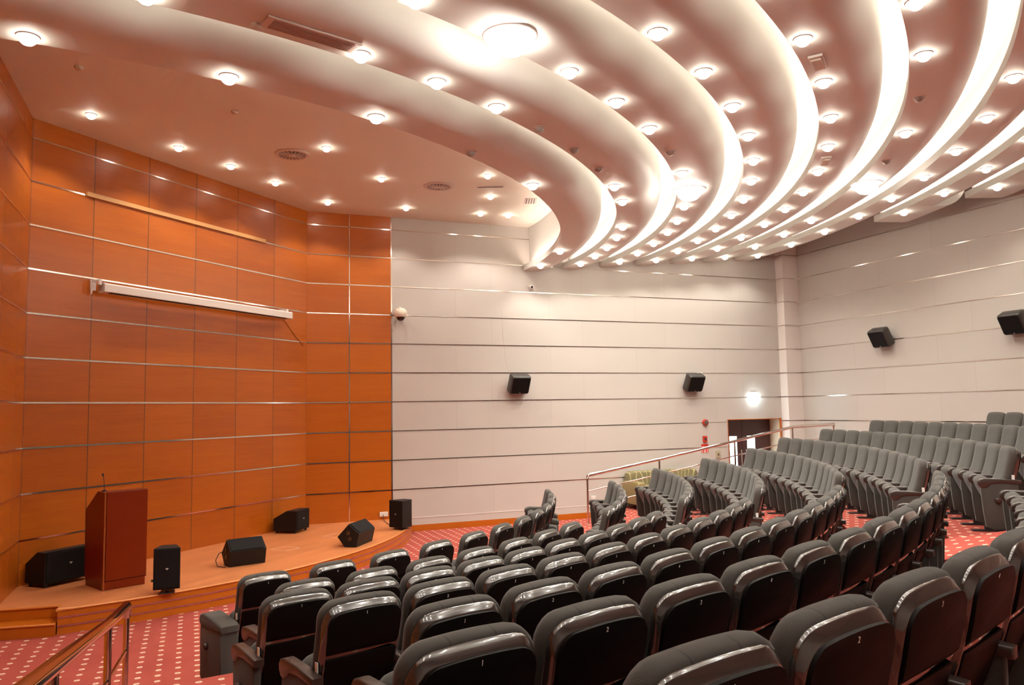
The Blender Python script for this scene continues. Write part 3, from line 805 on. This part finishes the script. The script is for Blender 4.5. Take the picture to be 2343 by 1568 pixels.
# grey-wall frame: x along wall, -y out
def dome_camera():
    t = thing('dome_camera', 'cream dome security camera on the wall edge between wood and grey panels', 'security camera', W(6.62, VG, 2.88))
    build('wall_arm', MB().box(-.05, .05, -.02, 0, -.06, .06).tube([(0, -.01, .02), (0, -.10, .06), (0, -.16, .03)], .022), 'cream_plastic', t, 50)
    M = Matrix.Translation((0, -.16, -.05))
    build('housing', MB().lathe([(.03, .10), (.075, .085), (.11, .04), (.115, -.03), (.10, -.06)], 24, M), 'cream_plastic', t, 50)
    build('lens_dome', MB().lathe([(.072, -.055), (.070, -.085), (.050, -.112), (.02, -.125)], 20, M), 'smoked_dome', t, 60)
    return t
dome_camera().scale = (1.2, 1.2, 1.2)
t = thing('bullet_camera', 'tiny white bullet camera on the grey wall under the first ceiling band', 'security camera', W(11.62, VG, 1.80))
build('mount', MB().box(-.03, .03, -.015, 0, -.05, .03).tube([(0, -.01, -.01), (0, -.06, 0)], .012), 'socket_white', t, 50)
build('barrel', MB().lathe([(.035, 0), (.038, .02), (.038, .10), (.02, .105)], 14, Matrix.Translation((0, -.03, .01)) @ Matrix.Rotation(math.radians(105), 4, 'X')), 'socket_white', t, 50)
build('lens', MB().lathe([(.028, .103), (.02, .109)], 12, Matrix.Translation((0, -.03, .01)) @ Matrix.Rotation(math.radians(105), 4, 'X')), 'smoked_dome', t)
def wall_speaker(label, loc, rot, pad=False):
    t = thing('wall_speaker', label, 'speaker', loc, rot, 'black wall speakers')
    # tilt so that the face looks down: top leans out from the wall
    M = Matrix.Translation((0, -.20, 0)) @ Matrix.Rotation(math.radians(28), 4, 'X')
    R = []
    for ins, y in ((.05, .13), (.02, .125), (.0, .10), (.0, -.055), (.012, -.085), (.03, -.095)):
        R.append([M @ Vector((x, y, h)) for x, h in rr_outline(.225-ins, -.21+ins, .21-ins, .045, .045, 0, 0)])
    build('cabinet', MB().rings(R), 'wall_speaker_black', t, 50)
    R = [[M @ Vector((x, y, h)) for x, h in rr_outline(.20-i, -.185+i, .185-i, .035, .035, 0, 0)] for i, y in ((0, -.09), (.004, -.099))]
    build('grille', MB().rings(R), 'speaker_grille', t, 50)
    build('bracket', MB().box(-.06, .06, -.09, 0, -.05, .05), 'black_metal', t)
    build('badge', MB().box(-.012, .012, -.102, -.098, -.175, -.165, M), 'white_print', t)
    if pad: build('junction_box', MB().bev_prism([(.20, .05), (.36, .05), (.36, .25), (.20, .25)], 0, .03, .004, Matrix(((1,0,0,0),(0,0,-1,0),(0,1,0,0),(0,0,0,1)))), 'socket_white', t)
wall_speaker('black tilted speaker on the grey wall, nearer the stage', W(11.00, VG, 5.42), 0)
wall_speaker('black tilted speaker on the grey wall with white box behind, nearer the door', W(18.55, VG, 5.40), 0, True)
wall_speaker('black tilted speaker on the back wall, nearer the corner pillar', W(UE, 21.95, 3.93), -PI/2)
wall_speaker('black tilted speaker on the back wall, cut by the right picture edge', W(UE, 16.80, 3.93), -PI/2)
t = thing('exit_sign', 'glaring white illuminated exit sign box above the doorway', 'sign', W(21.68, VG, 6.02))
build('backplate', MB().box(-.10, .10, -.03, 0, .05, .14), 'socket_white', t)
build('light_box', MB().bev_prism([(-.14, -.085), (.14, -.085), (.14, .075), (-.14, .075)], .03, .09, .01, Matrix(((1,0,0,0),(0,0,-1,0),(0,1,0,0),(0,0,0,1)))), 'exit_glow', t)
el = bpy.data.lights.new('exit_light', 'POINT'); el.energy = 3; el.color = (.7, .92, 1.0); el.shadow_soft_size = .08
eo = bpy.data.objects.new('exit_bulb', el); COL.objects.link(eo); eo.parent = t; eo.location = (0, -.14, -.02)
t = thing('alarm_sounder', 'round red fire alarm sounder on the grey wall left of the doorway', 'alarm', W(19.20, VG, 6.99))
MY = Matrix.Rotation(PI/2, 4, 'X')
build('base', MB().lathe([(.075, 0), (.078, .03), (.070, .060), (.06, .066)], 24, MY), 'red_plastic', t, 40)
build('horn', MB().lathe([(.058, .065), (.050, .071), (.02, .073)], 20, MY), 'grille_dark', t, 50)
t = thing('fire_call_point', 'red fire alarm call point above a red and white sign on grey wall', 'alarm', W(19.15, VG, 7.66))
FM = Matrix(((1,0,0,0),(0,0,-1,0),(0,1,0,0),(0,0,0,1)))
build('box', MB().bev_prism([(-.055, -.075), (.055, -.075), (.055, .075), (-.055, .075)], 0, .05, .008, FM), 'red_plastic', t)
build('break_glass', MB().box(-.028, .028, -.054, -.049, -.034, .034), 'smoked_dome', t)
t = thing('fire_sign', 'red and white pictogram fire sign just below the call point on grey wall', 'sign', W(19.15, VG, 8.03))
FS = Matrix.Diagonal((.72, 1, .95, 1))
build('plate', MB().box(-.14*.72, .14*.72, -.006, 0, -.105, .105), 'socket_white', t)
pg = MB().box(-.14, .14, -.009, -.005, .05, .11); pg.box(-.14, -.12, -.009, -.005, -.11, .06); pg.box(.12, .14, -.009, -.005, -.11, .06); pg.box(-.012, .012, -.009, -.005, -.11, .06)
pg.bev_prism([(-.10,-.11),(-.05,-.11),(-.03,-.02),(-.055,.04),(-.09,.02)], .005, .009, .001, FM); pg.bev_prism([(.04,-.11),(.09,-.11),(.10,-.02),(.07,.03),(.035,-.03)], .005, .009, .001, FM)
pg.v = [tuple(FS @ Vector(q_)) for q_ in pg.v]
build('pictogram', pg, 'sign_red', t)
t = thing('light_switch', 'small beige switch plate on the grey wall left of the doorway', 'switch', W(19.78, VG, 8.29))
build('plate', MB().bev_prism([(-.07, -.09), (.07, -.09), (.07, .09), (-.07, .09)], 0, .015, .004, FM), 'switch_beige', t); build('rocker', MB().box(-.02, .02, -.022, -.012, -.03, .03), 'grille_dark', t)
for (u, k, w, lb) in ((6.07, 9.79, .085, 'white double power socket on the wooden wall behind the right upright speaker'), (14.05, 9.71, .06, 'small white socket low on the grey wall beside the handrail')):
    t = thing('power_socket', lb, 'socket', W(u, VG if u > CC[0] else 26.868, k))
    build('plate', MB().bev_prism([(-w, -.045), (w, -.045), (w, .045), (-w, .045)], 0, .03, .004, FM), 'socket_white', t)
    h = MB()
    for sx in (-.5, .5):
        for hx, hz in ((-.012, -.012), (.012, -.012), (0, .012)): h.box(sx*w+hx-.004, sx*w+hx+.004, -.0315, -.029, hz-.004, hz+.004)
    build('pin_hole', h, 'dark_slot', t)
tag(build('power_cable', MB().tube([tuple(W(6.05, 26.83, 9.80)), tuple(W(5.98, 26.5, 9.93)), tuple(W(5.95, 25.9, 9.955)), tuple(W(5.95, 25.30, 9.955)), tuple(W(6.0, 25.05, 9.6))], .006, 6), 'rubber_black'), 'short black cable from the wall socket to the right upright speaker', 'cable')
tag(build('wall_cable', MB().tube([tuple(W(10.45, VG-.01, 2.62)), tuple(W(10.50, VG-.01, 3.6)), tuple(W(10.62, VG-.01, 4.6)), tuple(W(10.75, VG-.01, 5.25))], .004, 5), 'cable_grey'), 'faint grey cable down the grey wall to the speaker nearer the stage', 'cable')

# ------------------------------------------------------------------ handrails
def handrail(label, P, posts, rods, flat=None):
    """P: function s -> (u,v); posts: list of (s, ktop, kbase)"""
    t = thing('handrail', label, 'handrail', (0, 0, 0))
    kt = [q[1] for q in posts]
    top = [W(*P(s_), k_) for s_, k_, _ in posts]
    e = (top[1]-top[0]).normalized()
    line = [W(*P(posts[0][0]), posts[0][1]+.12)] + [top[0] + e*.03] + top[1:]
    if flat: line += [top[-1] + Vector((0,0,-.07))]
    build('top_rail', MB().tube(line, .031, 12), 'rail_steel', t, 60)
    for d in rods:
        build('rod', MB().tube([p - Vector((0,0,d*S)) for p in top], .0135, 8), 'rail_steel', t, 60)
    for s_, k_, kb in posts:
        a = W(*P(s_), k_); build('post', MB().tube([Vector((a.x, a.y, Z(kb))), a], .021, 10), 'rail_steel', t, 60)
    for s_, k_, kb in posts:
        a = W(*P(s_), kb); build('post_flange', MB().lathe([(.05, 0), (.05, .008), (.025, .014)], 14, Matrix.Translation((a.x, a.y, Z(kb)))), 'rail_steel', t, 40)
RR = lambda s_: (s_, 24.15)
handrail('polished steel handrail rising beside the far seats along the grey wall aisle', RR, [(12.42, 8.60, 10.24), (15.27, 8.17, 10.0), (18.52, 7.64, 9.73), (21.22, 7.19, 9.20), (23.25, 7.12, 8.93)], (.53, 1.06), True)
LR = lambda s_: (-.70, s_)
def kl(v): return 8.60 - .165*(10.95-v) if v < 10.95 else 8.60
handrail('polished steel handrail sloping up beside the left aisle, in the bottom left corner', LR, [(10.95, 8.64, 10.0), (8.55, 8.28, 9.73), (5.2, 7.72, 9.2), (2.3, 7.25, 8.9)], (.53, 1.06))

# ------------------------------------------------------------------ sofa in the right aisle
t = thing('sofa', 'olive green sofa with leaf-patterned back against the grey wall behind the handrail', 'sofa', W(15.15, 25.45, 10.10))
SL, SD = 2.1, .82
build('seat_base', MB().bev_prism([(.08, .12), (SL-.08, .12), (SL-.08, .36), (.08, .36)], -SD+.06, -.05, .02, FM), 'sofa_olive', t, 40)
for x in (0, SL-.22): build('arm', MB().bev_prism([(x, .12), (x+.22, .12), (x+.22, .54), (x+.19, .60), (x+.03, .60), (x, .54)], -SD+.10, -.02, .03, FM), 'sofa_olive', t, 50)
build('backrest', MB().bev_prism([(.12, .30), (SL-.12, .30), (SL-.12, .74), (SL-.2, .80), (.2, .80), (.12, .74)], -SD+.01, -SD+.24, .04, FM), 'sofa_leaf_fabric', t, 50)
for i in range(3):
    w = (SL-.46)/3; build('cushion', MB().bev_prism([(.23+i*w, .36), (.22+(i+1)*w, .36), (.22+(i+1)*w, .49), (.23+i*w, .49)], -SD+.22, -.06, .04, FM), 'sofa_leaf_fabric', t, 50)
for x in (.05, SL-.09):
    for y in (.04, SD-.12): build('leg', MB().lathe([(.018, 0), (.025, .125)], 10, Matrix.Translation((x+.02, y, 0))), 'steel', t)

# ------------------------------------------------------------------ camera
cam = bpy.data.cameras.new('camera'); co = bpy.data.objects.new('camera', cam); COL.objects.link(co)
cam.sensor_width = 36; cam.sensor_fit = 'HORIZONTAL'; cam.lens = 1811.934/2343*36; cam.clip_start = .02; cam.clip_end = 200
rt = Vector((0.92748654, -0.37345620, -0.01729686)); up = Vector((-0.01535795, -0.08428714, 0.99632315)); fw = Vector((0.37354096, 0.92381067, 0.08391072))
M = Matrix((( rt.x, up.x, -fw.x, 0), (rt.y, up.y, -fw.y, 0), (rt.z, up.z, -fw.z, Z(6.325937)), (0, 0, 0, 1)))
co.matrix_world = M
SC.camera = co
w = bpy.data.worlds.new('world'); SC.world = w; w.use_nodes = True
w.node_tree.nodes['Background'].inputs[0].default_value = (1, .93, .87, 1); w.node_tree.nodes['Background'].inputs[1].default_value = .3
SC.view_settings.view_transform = 'Standard'; SC.view_settings.look = 'None'; SC.view_settings.exposure = 0.43; SC.view_settings.gamma = 1.06
cy = SC.cycles
cy.use_denoising = True; cy.max_bounces = 6; cy.diffuse_bounces = 3; cy.glossy_bounces = 3; cy.use_adaptive_sampling = True; cy.adaptive_threshold = 0.11; cy.adaptive_min_samples = 16; cy.sample_clamp_indirect = 6; cy.sample_clamp_direct = 0
cy.caustics_reflective = False; cy.caustics_refractive = False
